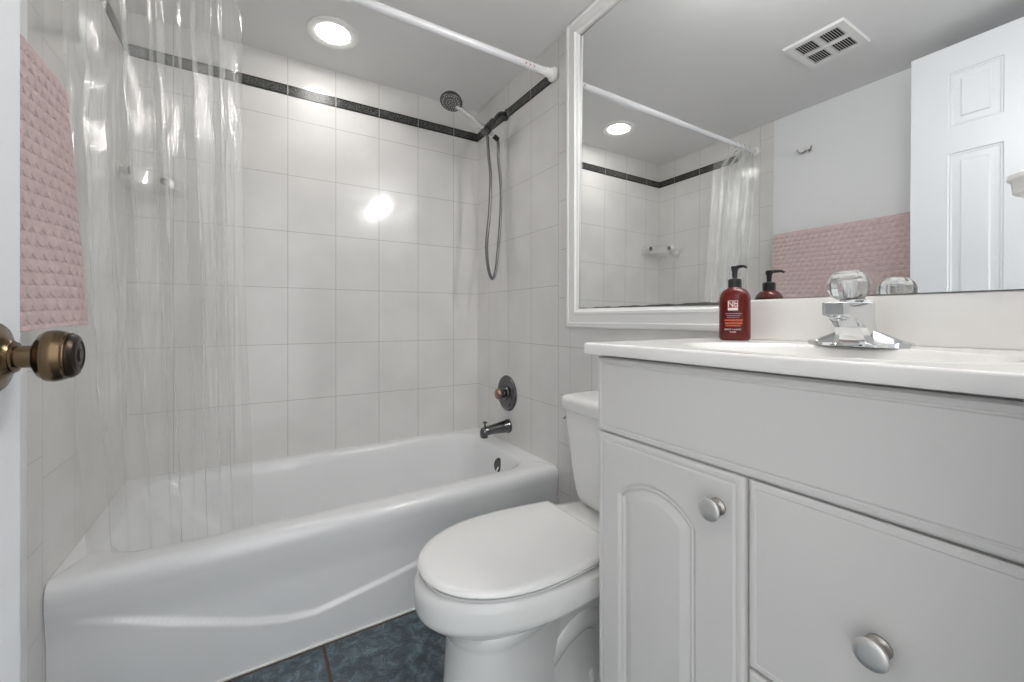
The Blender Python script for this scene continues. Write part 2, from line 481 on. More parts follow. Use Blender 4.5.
def apron_h(x, z):
    r = interp(RIDGE, x)
    h = .010 * smooth(r + .007, r - .007, z) * smooth(-.40, -.27, x) * smooth(.98, .70, x)       # the lower panel stands proud of the upper one
    return h + .0135 * smooth(.215, .335, z) * (1 - .25 * smooth(r + .03, r - .03, z))
us = lin(x0, x1, 110); vs = lin(0.0, .330, 84)
bm = relief(bmesh.new(), us, vs, apron_h, lambda u, v, h: (u, 1.4225 - h, v), .02)
link('apron', bm, M['enamel'], tub, True, 60)
# overflow plate on the sloping end wall of the basin
bm = bmesh.new(); lathe(bm, [(-.004, .037), (.006, .037), (.010, .033), (.0115, .016), (.0115, .0)], (1.002, 1.735, .305), (-1, -.25, .16), 32)
op = link('overflow_plate', bm, M['gunmetal'], tub, True, 40)
bm = bmesh.new(); tube(bm, [(.991, 1.732, .300), (.981, 1.730, .287), (.979, 1.730, .274)], [.005, .005, .007], 10)
link('trip_lever', bm, M['chrome'], op, True)
bm = bmesh.new(); lathe(bm, [(0, .032), (.004, .030), (.005, .012), (.005, 0)], (.86, 1.84, .079), (0, 0, 1), 28)
link('drain', bm, M['gunmetal'], tub, True)
# caulk line along the floor
boxo('caulk_line', M['white_plastic'], tub, x0, x1, 1.407, 1.4125, 0.0, .006, .001, 1)

# ------------------------------------------------------------------ tub spout, valve, shower
def wallp(y, z, out=0.0): return Vector((XR - out, y, z))
sp = thing('tub_spout', 'dark pewter tub spout on the tiled wall above the tub end', 'faucet', wallp(1.815, .474))
bm = bmesh.new()
L = []
for t, zc, ry, rz in [(0, .465, .034, .034), (.006, .465, .035, .035), (.012, .465, .032, .032), (.05, .463, .029, .028), (.09, .461, .026, .024), (.118, .458, .024, .0225), (.136, .454, .023, .024), (.150, .449, .021, .025), (.156, .446, .015, .020)]:
    L.append([Vector((XR - .0005 - t, 1.815 + ry * math.cos(2 * PI * i / 24), zc + rz * math.sin(2 * PI * i / 24))) for i in range(24)])
loft(bm, L)
link('spout', bm, M['gunmetal'], sp, True, 50)
bm = bmesh.new(); lathe(bm, [(0, .017), (.022, .017), (.024, .013), (.020, .012)], (XR - .139, 1.815, .448), (0, 0, -1), 20)
link('outlet', bm, M['gunmetal'], sp, True)
bm = bmesh.new(); lathe(bm, [(0, .0045), (.024, .0045), (.026, .010), (.031, .011), (.034, .007), (.034, 0)], (XR - .136, 1.815, .470), (0, 0, 1), 16)
link('diverter_knob', bm, M['gunmetal'], sp, True)

vc = wallp(1.827, CH - .378)
sv = thing('shower_valve', 'round pewter shower valve plate with a small bronze knob', 'shower valve', vc)
bm = bmesh.new(); lathe(bm, [(0, .089), (.004, .090), (.008, .087), (.012, .078), (.013, .070), (.0165, .066), (.017, .052), (.0145, .048), (.0145, .038), (.020, .034), (.022, .024), (.022, 0)], vc, (-1, 0, 0), 56)
link('escutcheon', bm, M['gunmetal'], sv, True, 25)
bm = bmesh.new(); lathe(bm, [(.018, .021), (.032, .020), (.036, .015), (.044, .013), (.046, 0)], vc, (-1, 0, 0), 28)
link('stem', bm, M['gunmetal'], sv, True, 30)
bm = bmesh.new()
a_, u_, w_ = basis((-1, 0, 0)); L = []
for t, r in [(.036, .015), (.039, .023), (.045, .0265), (.058, .0265), (.064, .022), (.067, .015), (.068, 0.0005)]:
    L.append([vc + a_ * t + (u_ * math.cos(2 * PI * i / 48) + w_ * math.sin(2 * PI * i / 48)) * r * (1 + .06 * math.cos(8 * 2 * PI * i / 48)) for i in range(48)])
loft(bm, L); link('knob', bm, M['copper'], sv, True, 40)
for dy, dz in ((.058, .0), (-.058, .0)):
    bm = bmesh.new(); lathe(bm, [(.012, .006), (.018, .005), (.019, 0)], vc + Vector((0, dy, dz)), (-1, 0, 0), 12)
    link('screw', bm, M['gunmetal'], sv, True)

AY = 1.832
fl = wallp(AY, CH + 1.041)
arm = thing('shower_mount', 'pewter shower mount bending down from the tiled wall over the black border', 'shower mount', fl)
bm = bmesh.new(); lathe(bm, [(0, .029), (.004, .030), (.009, .027), (.013, .018), (.014, .011)], fl, (-1, 0, 0), 32)
link('flange', bm, M['gunmetal'], arm, True, 30)
BR = Vector((.978, AY, CH + .936))             # holder at the arm's end
ap = spline([fl, fl + Vector((-.030, 0, .000)), fl + Vector((-.055, 0, -.018)), BR + Vector((.030, 0, .030)), BR + Vector((.012, 0, .010))], 6)
bm = bmesh.new(); tube(bm, ap, .0105, 16)
link('pipe', bm, M['gunmetal'], arm, True)
bm = bmesh.new()
dr = (BR - (fl + Vector((-.055, 0, -.018)))).normalized()
lathe(bm, [(-.070, .012), (-.068, .017), (-.052, .018), (-.048, .014), (-.040, .014), (-.036, .019), (-.014, .019), (-.010, .015), (.0, .015), (.004, .02), (.020, .02), (.023, .012)], BR, dr, 20)
link('swivel_nut', bm, M['gunmetal'], arm, True, 35)
hd = Vector((-.193, -.02, .080)).normalized()   # direction of the handle
bm = bmesh.new(); lathe(bm, [(-.020, .0165), (-.018, .019), (.018, .0195), (.020, .0165)], BR, hd, 20)
link('holder', bm, M['black_plastic'], arm, True, 35)

hs = thing('hand_shower', 'chrome hand shower with round dark spray head and grey looped hose', 'hand shower', BR)
HC = BR + hd * .212
bm = bmesh.new()
hp = [BR + hd * t for t in (-.045, -.02, .03, .08, .13, .165, .185)]
tube(bm, hp, [.0125, .0135, .0135, .0130, .0130, .0145, .016], 16)
link('handle', bm, M['chrome'], hs, True)
fn = Vector((-.30, -.26, -.92)).normalized()   # way the spray face looks
bm = bmesh.new(); lathe(bm, [(-.030, .012), (-.026, .028), (-.012, .047), (.002, .053), (.008, .052), (.010, .048)], HC, fn, 40)
link('spray_head', bm, M['gunmetal'], hs, True, 35)
bm = bmesh.new(); lathe(bm, [(.0095, .0475), (.012, .046), (.012, .031), (.0135, .030), (.0145, .012), (.0145, 0)], HC, fn, 40)
a_, u_, w_ = basis(fn)
sf = link('spray_face', bm, M['hose'], hs, True, 25)
bm = bmesh.new()
for r, n in ((.010, 6), (.022, 12), (.038, 20)):
    for i in range(n):
        c = HC + (u_ * math.cos(2 * PI * i / n) + w_ * math.sin(2 * PI * i / n)) * r
        lathe(bm, [(.011, .0026), (.0165, .0018), (.0168, 0)], c, fn, 6)
link('nozzles', bm, M['nickel'], sf, True)
HB = BR - hd * .045
def hpnt(u, v, y):                              # along the viewing ray to a plane of constant depth
    a = (u - 512) / 418.09; b = (318.8 - v) / 418.09
    dx = math.sin(YAW) + a * math.cos(YAW); dy = math.cos(YAW) - a * math.sin(YAW)
    return Vector((dx / dy * y, y, CH + b / dy * y))
hose = [HB, HB - hd * .03, hpnt(498.5, 160, 1.84), hpnt(501, 190, 1.845), hpnt(500, 225, 1.84), hpnt(497.5, 255, 1.83), hpnt(495.5, 272, 1.825), hpnt(492, 278.5, 1.82),
        hpnt(488.3, 268, 1.81), hpnt(486.6, 245, 1.805), hpnt(489.6, 210, 1.805), hpnt(490.5, 175, 1.81), hpnt(488.5, 155, 1.82), BR + Vector((.006, 0, -.03)), BR + Vector((.008, 0, -.008))]
bm = bmesh.new(); tube(bm, spline(hose, 22), 0.0082, 10, ribs=-.10)
link('hose', bm, M['hose'], hs, True)
bm = bmesh.new(); lathe(bm, [(-.03, .0095), (-.028, .0125), (.004, .0125), (.006, .0095)], HB - hd * .004, hd, 16)
link('hose_nut', bm, M['black_plastic'], hs, True)

# ------------------------------------------------------------------ shower rod
RY, RZ = 1.431, CH + 1.045
rod = thing('shower_rod', 'white tension shower rod spanning the tub between the side walls', 'shower rod', (XR, RY, RZ))
bm = bmesh.new(); tube(bm, [(XL + .003, RY, RZ), (.30, RY, RZ)], .0135, 20); link('inner_tube', bm, M['rod'], rod, True)
bm = bmesh.new(); tube(bm, [(.295, RY, RZ), (XR - .003, RY, RZ)], .0155, 20); link('outer_tube', bm, M['rod'], rod, True)
bm = bmesh.new(); lathe(bm, [(0, .026), (.004, .029), (.016, .029), (.022, .024), (.024, .019), (.060, .018), (.062, .015)], (XR - .001, RY, RZ), (-1, 0, 0), 28)
link('end_cap', bm, M['white_plastic'], rod, True, 35)
bm = bmesh.new(); lathe(bm, [(0, .026), (.004, .029), (.016, .029), (.022, .024), (.024, .0155)], (XL + .001, RY, RZ), (1, 0, 0), 28)
link('end_cap', bm, M['white_plastic'], rod, True, 35)
bm = bmesh.new()                                # small red marks printed on the rod
for i in range(3):
    xm = .935 + i * .020; a0 = math.radians(200)
    for (dx, da, wx, wa) in ((0, 0, .003, 18), (.005, 6, .004, 5), (.005, -6, .004, 5), (.0085, (i - 1) * 5, .0025, 9)):
        vv = []
        for sx, sa in ((-1, -1), (1, -1), (1, 1), (-1, 1)):
            an = a0 + math.radians(da + sa * wa)
            vv.append(bm.verts.new((xm + dx + sx * wx * .5, RY + 0.01575 * math.cos(an), RZ + 0.01575 * math.sin(an))))
        bm.faces.new(vv)
link('red_print', bm, M['red_print'], rod)['label'] = 'tiny red marks printed near the rod end'

# ------------------------------------------------------------------ clear shower curtain
cur = thing('shower_curtain', 'clear vinyl shower curtain bunched at the left end of the rod', 'shower curtain', (-.25, RY, RZ))
NU, NV = 700, 110
_cr = random.Random(11)
CREASE = [(_cr.random(), _cr.uniform(-.10, .10), _cr.uniform(-.1, .55), _cr.uniform(.15, .5), _cr.choice((-1, 1)) * _cr.uniform(.0016, .0034), _cr.uniform(.0028, .006)) for _ in range(80)]
ZT_, ZBt = RZ - .022, .235
def nse(x, seed):
    return math.sin(x * 1.7 + seed) * .5 + math.sin(x * 3.9 + seed * 2.3) * .3 + math.sin(x * 7.3 + seed * 5.1) * .2
def cpoint(u, v):
    z = ZT_ + (ZBt - ZT_) * v
    xr = -.205 + .155 * smooth(-.01, .075, v) + .052 * v
    xl = -.400 + .02 * v
    n = 5.2
    ph = 2 * PI * n * u + 1.1 * nse(u * 5, 1.3) + .5 * math.sin(2.6 * v + u * 6)
    amp = (.036 - .022 * v) * (.75 + .40 * nse(u * 5, 4.0)) * (.55 + .45 * smooth(0, .06, v))
    yc = RY + .105 * v + .02 * smooth(.85, 1, v)
    x = xl + (xr - xl) * (u + (.040 - .028 * v) * math.sin(ph * 2 + .6) + .012 * nse(u * 4 + v * 2.2, 2.0) * smooth(0, .3, v))
    y = yc - .030 * (1 - u) ** 2 * smooth(0, .1, v) * smooth(.9, .6, v) + amp * math.sin(ph) + .0025 * nse(u * 17 + v * 2, 8.0)
    # crumpled folds left by the packaging
    c = math.exp(-((v - .22) / .13) ** 2) * (.35 + .65 * math.exp(-((u - .14) / .10) ** 2)) + .5 * math.exp(-((v - .60) / .12) ** 2) * math.exp(-((u - .25) / .22) ** 2)
    y += .0045 * c * math.sin(64 * v + 9 * nse(u * 11, 3.1)) * math.sin(43 * u + 5 * v)
    x += .004 * c * math.sin(52 * v + 14 * u)
    for cu, cs_, cv, cl, ch, cw in CREASE:
        du = (u - cu - cs_ * v) / cw
        if abs(du) < 3 and cv < v < cv + cl: y += ch * math.exp(-du * du) * math.sin(PI * (v - cv) / cl)
    if v > .84: y = max(y, 1.522 + .006 * math.sin(ph))
    return Vector((max(x, XL + .008), y, z))
bm = bmesh.new()
g = [[bm.verts.new(cpoint(i / NU, k / NV)) for k in range(NV + 1)] for i in range(NU + 1)]
for i in range(NU):
    for k in range(NV):
        bm.faces.new((g[i][k], g[i + 1][k], g[i + 1][k + 1], g[i][k + 1]))
link('curtain_sheet', bm, M['curtain'], cur, True, 180)
for i in range(9):
    x = -.395 + .185 * i / 8
    bm = bmesh.new()
    pts = []
    for k in range(17):
        a = 2 * PI * k / 16
        pts.append((x + .004 * math.sin(a), RY + .0185 * math.sin(a), RZ - .006 + .022 * math.cos(a)))
    tube(bm, pts, .0016, 6)
    link('curtain_ring', bm, M['glass'] if i % 2 else M['white_plastic'], cur, True)

# ------------------------------------------------------------------ corner shelf in the shower
cs = thing('corner_shelf', 'clear acrylic corner shelf on two dark suction mounts, behind the curtain', 'shelf', (XL, D, 1.545))
bm = bmesh.new()
R_ = .185; ctr = Vector((XL + .006, D - .006, 0)); n = 14
for z0, z1, ra, rb in ((1.500, 1.505, 0, R_), (1.500, 1.545, R_ - .004, R_)):
    o0 = []; 
    out = [ctr + Vector((math.cos(-PI / 2 * k / n), math.sin(-PI / 2 * k / n), 0)) * rb for k in range(n + 1)]
    inn = [ctr] if ra == 0 else [ctr + Vector((math.cos(-PI / 2 * k / n), math.sin(-PI / 2 * k / n), 0)) * ra for k in range(n, -1, -1)]
    ring = out + inn
    loft(bm, [[p + Vector((0, 0, z0)) for p in ring], [p + Vector((0, 0, z1)) for p in ring]])
link('shelf_tray', bm, M['shelf'], cs, True, 30)
bm = bmesh.new(); tube(bm, [ctr + Vector((R_ * .95, -.01, 1.560)), ctr + Vector((R_ * .6, -R_ * .6, 1.562)), ctr + Vector((.01, -R_ * .95, 1.560))], .003, 8)
link('front_rail', bm, M['shelf'], cs, True)
for p, ax in ((Vector((-.305, D - .001, 1.553)), (0, -1, 0)), (Vector((XL + .001, D - .12, 1.553)), (1, 0, 0))):
    bm = bmesh.new(); lathe(bm, [(0, .027), (.003, .026), (.008, .014), (.014, .013), (.016, .019), (.024, .019), (.028, .012), (.028, 0)], p, ax, 24)
    sm_ = link('suction_mount', bm, M['nickel'], cs, True, 35)
    bm = bmesh.new(); lathe(bm, [(.027, .015), (.031, .014), (.033, .008), (.033, 0)], p, ax, 20)
    link('mount_knob', bm, M['gunmetal'], sm_, True, 35)

# ------------------------------------------------------------------ recessed lamp over the tub
rl = thing('recessed_light', 'round recessed ceiling light with white trim above the tub', 'light', (.280, 1.884, ZC))
bm = bmesh.new(); lathe(bm, [(0, .103), (.004, .103), (.007, .098), (.007, .085), (.003, .066), (.001, .064)], (.280, 1.884, ZC), (0, 0, -1), 56, True, False)
link('trim_ring', bm, M['white_plastic'], rl, True, 30)
bm = bmesh.new(); lathe(bm, [(.0015, .066), (.0035, .064), (.006, .05), (.0075, .025), (.008, 0)], (.280, 1.884, ZC), (0, 0, -1), 40)
link('lens', bm, M['can_lens'], rl, True)['label'] = 'glowing round lens'

# ------------------------------------------------------------------ ceiling vent
vt = thing('exhaust_vent', 'square white ceiling exhaust vent with four slatted grilles', 'vent', (.092, .846, ZC))
bm = bmesh.new()
cx, cyv, hx, hy = .092, .846, .122, .110
qs = [(cx + sx * .053, cyv + sy * .046, .043, .036) for sx in (-1, 1) for sy in (-1, 1)]
xs = sorted({cx - hx, cx + hx, cx - .096, cx - .010, cx + .010, cx + .096}); ys = sorted({cyv - hy, cyv + hy, cyv - .082, cyv - .010, cyv + .010, cyv + .082})
vz = {}
def vg(x, y, z):
    k = (round(x, 5), round(y, 5), z)
    if k not in vz: vz[k] = bm.verts.new((x, y, z))
    return vz[k]
zf, zb = ZC - .010, ZC - .0005
for i in range(5):
    for k in range(5):
        hole = i in (1, 3) and k in (1, 3)
        a = [(xs[i], ys[k]), (xs[i + 1], ys[k]), (xs[i + 1], ys[k + 1]), (xs[i], ys[k + 1])]
        if not hole:
            bm.faces.new([vg(x, y, zf) for x, y in a])
        else:
            for q in range(4):
                p0, p1 = a[q], a[(q + 1) % 4]
                bm.faces.new((vg(*p0, zf), vg(*p1, zf), vg(*p1, zb), vg(*p0, zb)))
o_ = [(xs[0], ys[0]), (xs[-1], ys[0]), (xs[-1], ys[-1]), (xs[0], ys[-1])]
ring = [(x, ys[0]) for x in xs] + [(xs[-1], y) for y in ys[1:]] + [(x, ys[-1]) for x in reversed(xs[:-1])] + [(xs[0], y) for y in reversed(ys[1:-1])]
rt = [vg(x, y, zf) for x, y in ring]
rb = [bm.verts.new((x + (x - cx) * .03, y + (y - cyv) * .03, zb)) for x, y in ring]
bridge(bm, rt, rb)
link('cover', bm, M['white_plastic'], vt)
for gx, gy, ax, ay in qs:
    bm = bmesh.new(); box(bm, gx - ax, gx + ax, gy - ay, gy + ay, ZC - .0012, ZC - .0004)
    gr = link('grille_shade', bm, M['gap'], vt)  # dark sheet painting the shade behind the slats
    bm = bmesh.new()
    for i in range(8):
        yy = gy - ay + (i + .5) * 2 * ay / 8
        vv = [bm.verts.new(p) for p in ((gx - ax, yy - .0022, ZC - .0095), (gx + ax, yy - .0022, ZC - .0095), (gx + ax, yy + .0016, ZC - .003), (gx - ax, yy + .0016, ZC - .003))]
        f = bm.faces.new(vv)
        e = bmesh.ops.extrude_face_region(bm, geom=[f]); bmesh.ops.translate(bm, verts=[x for x in e['geom'] if isinstance(x, bmesh.types.BMVert)], vec=(0, .0016, 0))
    link('slats', bm, M['white_plastic'], gr)
bm = bmesh.new(); lathe(bm, [(0, .006), (.003, .005), (.0035, 0)], (cx, cyv, zf), (0, 0, -1), 14); link('screw', bm, M['nickel'], vt, True)

# ------------------------------------------------------------------ mirror with white moulded frame
MY1 = 1.335; MZ0, MZ1 = .973, 2.200
BSY, BSZ, BSX = .655, 1.056, XR - .024          # backsplash: left end, top, front
mi = thing('mirror', 'large wall mirror in a white moulded frame above the sink counter', 'mirror', (XR, MY1, MZ0))
prof = [(0, .0), (0, .012), (.004, .020), (.018, .024), (.022, .019), (.050, .021), (.054, .026), (.062, .026), (.066, .020), (.074, .016), (.076, .005)]
bm = bmesh.new()
L = []
for d, h in prof:
    x = XR - .0005 - h
    L.append([Vector((x, BSY + .001, MZ0 + d)), Vector((x, MY1 - d, MZ0 + d)), Vector((x, MY1 - d, MZ1 - d)), Vector((x, YW + .004, MZ1 - d))])
loft(bm, L, False, False, False)
link('frame', bm, M['frame'], mi, True, 25)
AL = math.radians(.69)
def gx_(y, off=0, z=1.04): return 1.0850 + math.tan(AL) * (y - 1.26) + .009 * (z - 1.04) + off
yl, yr, zt = MY1 - .0735, YW + .006, MZ1 - .0735
pg = [(yl, MZ0 + .0735), (yl, zt), (yr, zt), (yr, BSZ + .001), (BSY + .001, BSZ + .001), (BSY + .001, MZ0 + .0735)]
bm = bmesh.new()
loft(bm, [[Vector((gx_(y, 0, z), y, z)) for y, z in pg], [Vector((XR - .001, y, z)) for y, z in pg]])
link('glass', bm, M['mirror'], mi)
bm = bmesh.new()                                # desilvered bottom edge; the other strips paint gap shade along the frame
ys_ = lin(yl, BSY + .002, 40)
lo = [Vector((gx_(y, -.0006), y, MZ0 + .0735)) for y in ys_]
hi = [Vector((gx_(y, -.0006), y, MZ0 + .0735 + .0042 + .0035 * (i / 40) + .0016 * math.sin(i * 1.1) * math.sin(i * .37))) for i, y in enumerate(ys_)]
vs_ = [[bm.verts.new(p) for p in lo], [bm.verts.new(p) for p in hi]]
bridge(bm, vs_[0], vs_[1], False)
lo = [Vector((gx_(yl - .0025, -.0006, z), yl - .0025, z)) for z in (MZ0 + .0735, zt)]; hi = [Vector((gx_(yl, -.0006, z), yl, z)) for z in (MZ0 + .0735, zt)]
vv = [bm.verts.new(p) for p in (lo[0], lo[1], hi[1], hi[0])]; bm.faces.new(vv)
lo = [Vector((gx_(y, -.0006, zt), y, zt)) for y in (yl, yr)]; hi = [Vector((gx_(y, -.0006, zt), y, zt - .003)) for y in (yl, yr)]
vv = [bm.verts.new(p) for p in (lo[0], lo[1], hi[1], hi[0])]; bm.faces.new(vv)
link('edge_wear_shade', bm, M['wear_shade'], mi)['label'] = 'dark mirror edge, desilvered at the bottom, gap shade painted along the frame'

# ------------------------------------------------------------------ vanity lamp above the mirror
vl = thing('vanity_light', 'chrome bar lamp with four white globe bulbs above the mirror', 'light', (1.06, .37, 2.02))
bm = bmesh.new(); box(bm, 1.030, 1.068, .075, .675, 1.975, 2.070, .008); link('back_plate', bm, M['chrome'], vl, True, 50)
for i in range(4):
    yb = .15 + .15 * i
    bm = bmesh.new(); lathe(bm, [(0, .022), (.012, .022), (.014, .016), (.020, .015)], (1.030, yb, 2.022), (-1, 0, 0), 24); sk = link('socket', bm, M['white_plastic'], vl, True, 35)
    bm = bmesh.new(); lathe(bm, [(.015, .014)] + [(.052 - .038 * math.cos(a), .038 * math.sin(a)) for a in [PI * (k + 3) / 18 for k in range(15)]] + [(.090, 0)], (1.030, yb, 2.022), (-1, 0, 0), 28)
    link('bulb', bm, M['globe'], sk, True, 80)

# ------------------------------------------------------------------ vanity cabinet
FX = .636                                       # front of the doors and drawers
CY0, CY1, CZ1 = YW + .004, .680, .931
va = thing('vanity_cabinet', 'white painted vanity cabinet with arched door and drawers beside the toilet', 'cabinet', (.86, .35, 0))
bm = bmesh.new()
cb = FX + .019
box(bm, cb, cb + .018, CY0, CY1, .10, CZ1)       # face frame
box(bm, cb + .019, XR - .004, CY1 - .018, CY1, 0.0, CZ1)
box(bm, cb + .019, XR - .004, CY0, CY0 + .018, 0.0, CZ1)
box(bm, cb + .019, XR - .022, CY0 + .019, CY1 - .019, .10, .118)
box(bm, XR - .021, XR - .004, CY0 + .019, CY1 - .019, .10, CZ1)
box(bm, cb + .06, cb + .076, CY0 + .019, CY1 - .019, 0, .099)
link('body', bm, M['cabinet'], va)
EDGE = [(0, -.0045), (.004, -.001), (.011, -.0008), (.0125, -.0022), (.015, -.0022), (.0165, 0.0), (.2, 0.0)]
ET = (0, .004, .011, .0125, .015, .0165)
def panel(name, ya, yb, za, zb, prof, ts, mat=None, parent=None):
    us = sorted({ya + t for t in ts} | {yb - t for t in ts}); vs = sorted({za + t for t in ts} | {zb - t for t in ts})
    hf = lambda u, v: interp(prof, min(u - ya, yb - u, v - za, zb - v))
    bm = relief(bmesh.new(), us, vs, hf, lambda u, v, h: (FX - h, u, v), .0185)
    return link(name, bm, mat or M['cabinet'], parent or va, True, 12)
GZ = CH - .242                                   # gap under the false front
panel('false_front', CY0 + .002, CY1, GZ + .0018, .9265, EDGE, ET)
# arched raised-panel door
dy0, dy1, dz0, dz1 = .3580, .6765, .118, GZ - .0018
ay0, ay1, az0 = .4425, .615, dz0 + .06
zs_, za_ = CH - .358, CH - .317                  # arch shoulders and crown
def arch_d(y, z):
    ym = (ay0 + ay1) / 2; hw = (ay1 - ay0) / 2
    rise = za_ - zs_; R = (hw * hw + rise * rise) / (2 * rise)
    dtop = R - math.hypot(y - ym, max(z - (za_ - R), 0)) if z > za_ - R else 9
    return min(y - ay0, ay1 - y, z - az0, dtop)
AP = [(-.002, 0), (0, -.003), (.003, -.0055), (.006, -.0055), (.0065, -.0030), (.010, -.0050), (.0105, -.0072), (.014, -.0072), (.030, -.0015), (.2, -.0012)]
def door_h(y, z):
    return min(interp(EDGE, min(y - dy0, dy1 - y, z - dz0, dz1 - z)), interp(AP, arch_d(y, z)))
us = lin(dy0, dy1, 170); vs = lin(dz0, .45, 60) + lin(.452, dz1, 170)
bm = relief(bmesh.new(), us, vs, door_h, lambda u, v, h: (FX - h, u, v), .0185)
dr_ = link('door', bm, M['cabinet'], va, True, 60); dr_['label'] = 'door with an arched raised panel'
DE = [(0, -.0045), (.004, -.001), (.010, -.0008), (.0115, -.002), (.024, 0.0), (.2, 0.0)]
DT = (0, .004, .010, .0115, .024)
d1 = panel('drawer', CY0 + .002, .3520, CH - .526, GZ - .0018, DE, DT)
d2 = panel('drawer', CY0 + .002, .3520, .118, CH - .532, DE, DT)
def knob(y, z, par):
    o = Vector((FX, y, z)); ax = (-1, 0, 0)
    bm = bmesh.new(); lathe(bm, [(-.0005, .0135), (.003, .0135), (.005, .0105), (.009, .0075), (.016, .0085), (.020, .0155), (.0235, .0176)], o, ax, 36)
    k = link('knob', bm, M['nickel_dark'], par, True, 50)
    bm = bmesh.new(); lathe(bm, [(.0235, .0178), (.0252, .0178), (.0264, .0166), (.0272, .0110), (.0275, .005), (.0276, 0)], o, ax, 36)
    link('knob_face', bm, M['nickel'], k, True, 80)  # lit look put into the colour: face lighter than the knob's side
    return k
knob(.400, CH - .302, dr_)
knob(.196, CH - .392, d1)
knob(.196, .28, d2)

# ------------------------------------------------------------------ countertop with integral bowl
ct = thing('countertop', 'cream cultured marble countertop with integral sink bowl and backsplash', 'countertop', (.86, .36, CT))
cxs, cys, rxs, rys = .805, .335, .150, .225
def top_h(x, y):
    q = math.sqrt(((x - cxs) / rxs) ** 2 + ((y - cys) / rys) ** 2)
    if q >= 1.12: return 0.0
    if q >= 1.0: return .0010 * math.sin(PI * (1.12 - q) / .12) ** 2
    return -.125 * (1 - q ** 2.6) ** 1.05
KY0, KY1 = YW + .002, .698
us = sorted(set(lin(VX + .004, XR - .025, 110))); vs = lin(KY0, KY1 - .004, 160)
bm = bmesh.new()
g = [[bm.verts.new((x, y, CT + top_h(x, y))) for y in vs] for x in us]
for i in range(len(us) - 1):
    for k in range(len(vs) - 1):
        bm.faces.new((g[i][k], g[i + 1][k], g[i + 1][k + 1], g[i][k + 1]))
# rounded front and left edges
front = g[0]; path = [(front[k].co.y) for k in range(len(vs))]
edge = [(x.co.copy()) for x in front] + [g[i][-1].co.copy() for i in range(1, len(us))]
ev = [v for v in front] + [g[i][-1] for i in range(1, len(us))]
nf = len(vs)
prev = ev
for dd, dz in ((.0028, -.0012), (.004, -.004), (.004, -.021), (.003, -.0235), (-.012, -.0240)):
    cur_ = []
    for i, p in enumerate(edge):
        ox = -dd if i < nf else 0; oy = dd if i >= nf - 1 else 0
        cur_.append(bm.verts.new((p.x + ox, p.y + oy, CT + dz)))
    bridge(bm, prev, cur_, False); prev = cur_
link('top', bm, M['counter'], ct, True, 60)
boxo('backsplash', M['counter'], ct, BSX, XR - .001, KY0, BSY, CT - .002, BSZ, .004, 3)
bm = bmesh.new(); lathe(bm, [(0, .021), (.003, .020), (.0035, .012), (.002, 0)], (cxs, cys, CT - .1245), (0, 0, 1), 24)
link('drain', bm, M['chrome'], ct, True)

# ------------------------------------------------------------------ faucet
FXc, FYc = .968, .329
fa = thing('faucet', 'chrome sink faucet with a faceted clear acrylic knob on the counter', 'faucet', (FXc, FYc, CT))
bm = bmesh.new()                                 # base plate with two low wings
L = []
zb_ = CT + .0005
for t in lin(-1, 1, 48):
    y = FYc + .0775 * t
    a = abs(t)
    hw = .0255 * math.sqrt(max(1 - (a ** 3.0) * .78, .02))
    hgt = .0095 + .036 * max(0, 1 - a) ** 1.25
    L.append([Vector((FXc - hw, y, zb_)), Vector((FXc - hw, y, zb_ + .006)), Vector((FXc - hw * .92, y, zb_ + .009)), Vector((FXc - hw * .45, y, zb_ + hgt * .88)), Vector((FXc - hw * .20, y, zb_ + hgt)),
              Vector((FXc + hw * .20, y, zb_ + hgt)), Vector((FXc + hw * .45, y, zb_ + hgt * .88)), Vector((FXc + hw * .92, y, zb_ + .009)), Vector((FXc + hw, y, zb_ + .006)), Vector((FXc + hw, y, zb_))])
loft(bm, L); link('base_plate', bm, M['chrome'], fa, True, 30)
bm = bmesh.new()                                 # body sweeping up and forward into the spout
L = []
levels = [  # z, x_front, x_back, half width front, half width back
    (.001, .936, .998, .036, .038), (.006, .9385, .997, .0325, .0355), (.012, .9395, .996, .030, .0325), (.022, .938, .993, .0268, .0290), (.036, .929, .991, .0242, .0266),
    (.047, .911, .990, .0225, .0252), (.0535, .890, .990, .0215, .0248), (.0570, .874, .990, .0208, .0246), (.0585, .8685, .990, .0204, .0246),
    (.0590, .8680, .990, .0204, .0246), (.0800, .8660, .990, .0200, .0244), (.0815, .8680, .9895, .0194, .0240), (.0830, .9300, .988, .0192, .023), (.0855, .938, .984, .018, .020)]
for z, xf, xb, wf, wb in levels:
    lp = []
    for k in range(7):                           # faceted front: flat middle, canted sides
        yy = -wf + 2 * wf * k / 6; cant = .0055 if abs(k - 3) == 3 else 0.0
        lp.append(Vector((xf + cant, FYc + yy, CT + z)))
    for k in range(1, 6): lp.append(Vector((xf + .0055 + (xb - .018 - xf - .0055) * k / 6, FYc + wf + (wb - wf) * k / 6, CT + z)))
    for k in range(9):
        a = PI / 2 - PI * k / 8
        lp.append(Vector((xb - .018 + .018 * math.cos(a), FYc + wb * math.sin(a), CT + z)))
    for k in range(5, 0, -1): lp.append(Vector((xf + .0055 + (xb - .018 - xf - .0055) * k / 6, FYc - wf - (wb - wf) * k / 6, CT + z)))
    L.append(lp)
loft(bm, L); link('body', bm, M['chrome'], fa, True, 24)
bm = bmesh.new(); lathe(bm, [(-.004, .0130), (.005, .0130), (.0055, .0105), (.001, .0095), (.001, 0)], (.8875, FYc, CT + .0560), (-.25, 0, -1), 24)
ae = link('aerator', bm, M['chrome'], fa, True, 30)
bm = bmesh.new(); lathe(bm, [(.0015, .0092), (.0022, .0090), (.0022, 0)], (.8875, FYc, CT + .0560), (-.25, 0, -1), 24)
link('aerator_screen', bm, M['gap'], ae)
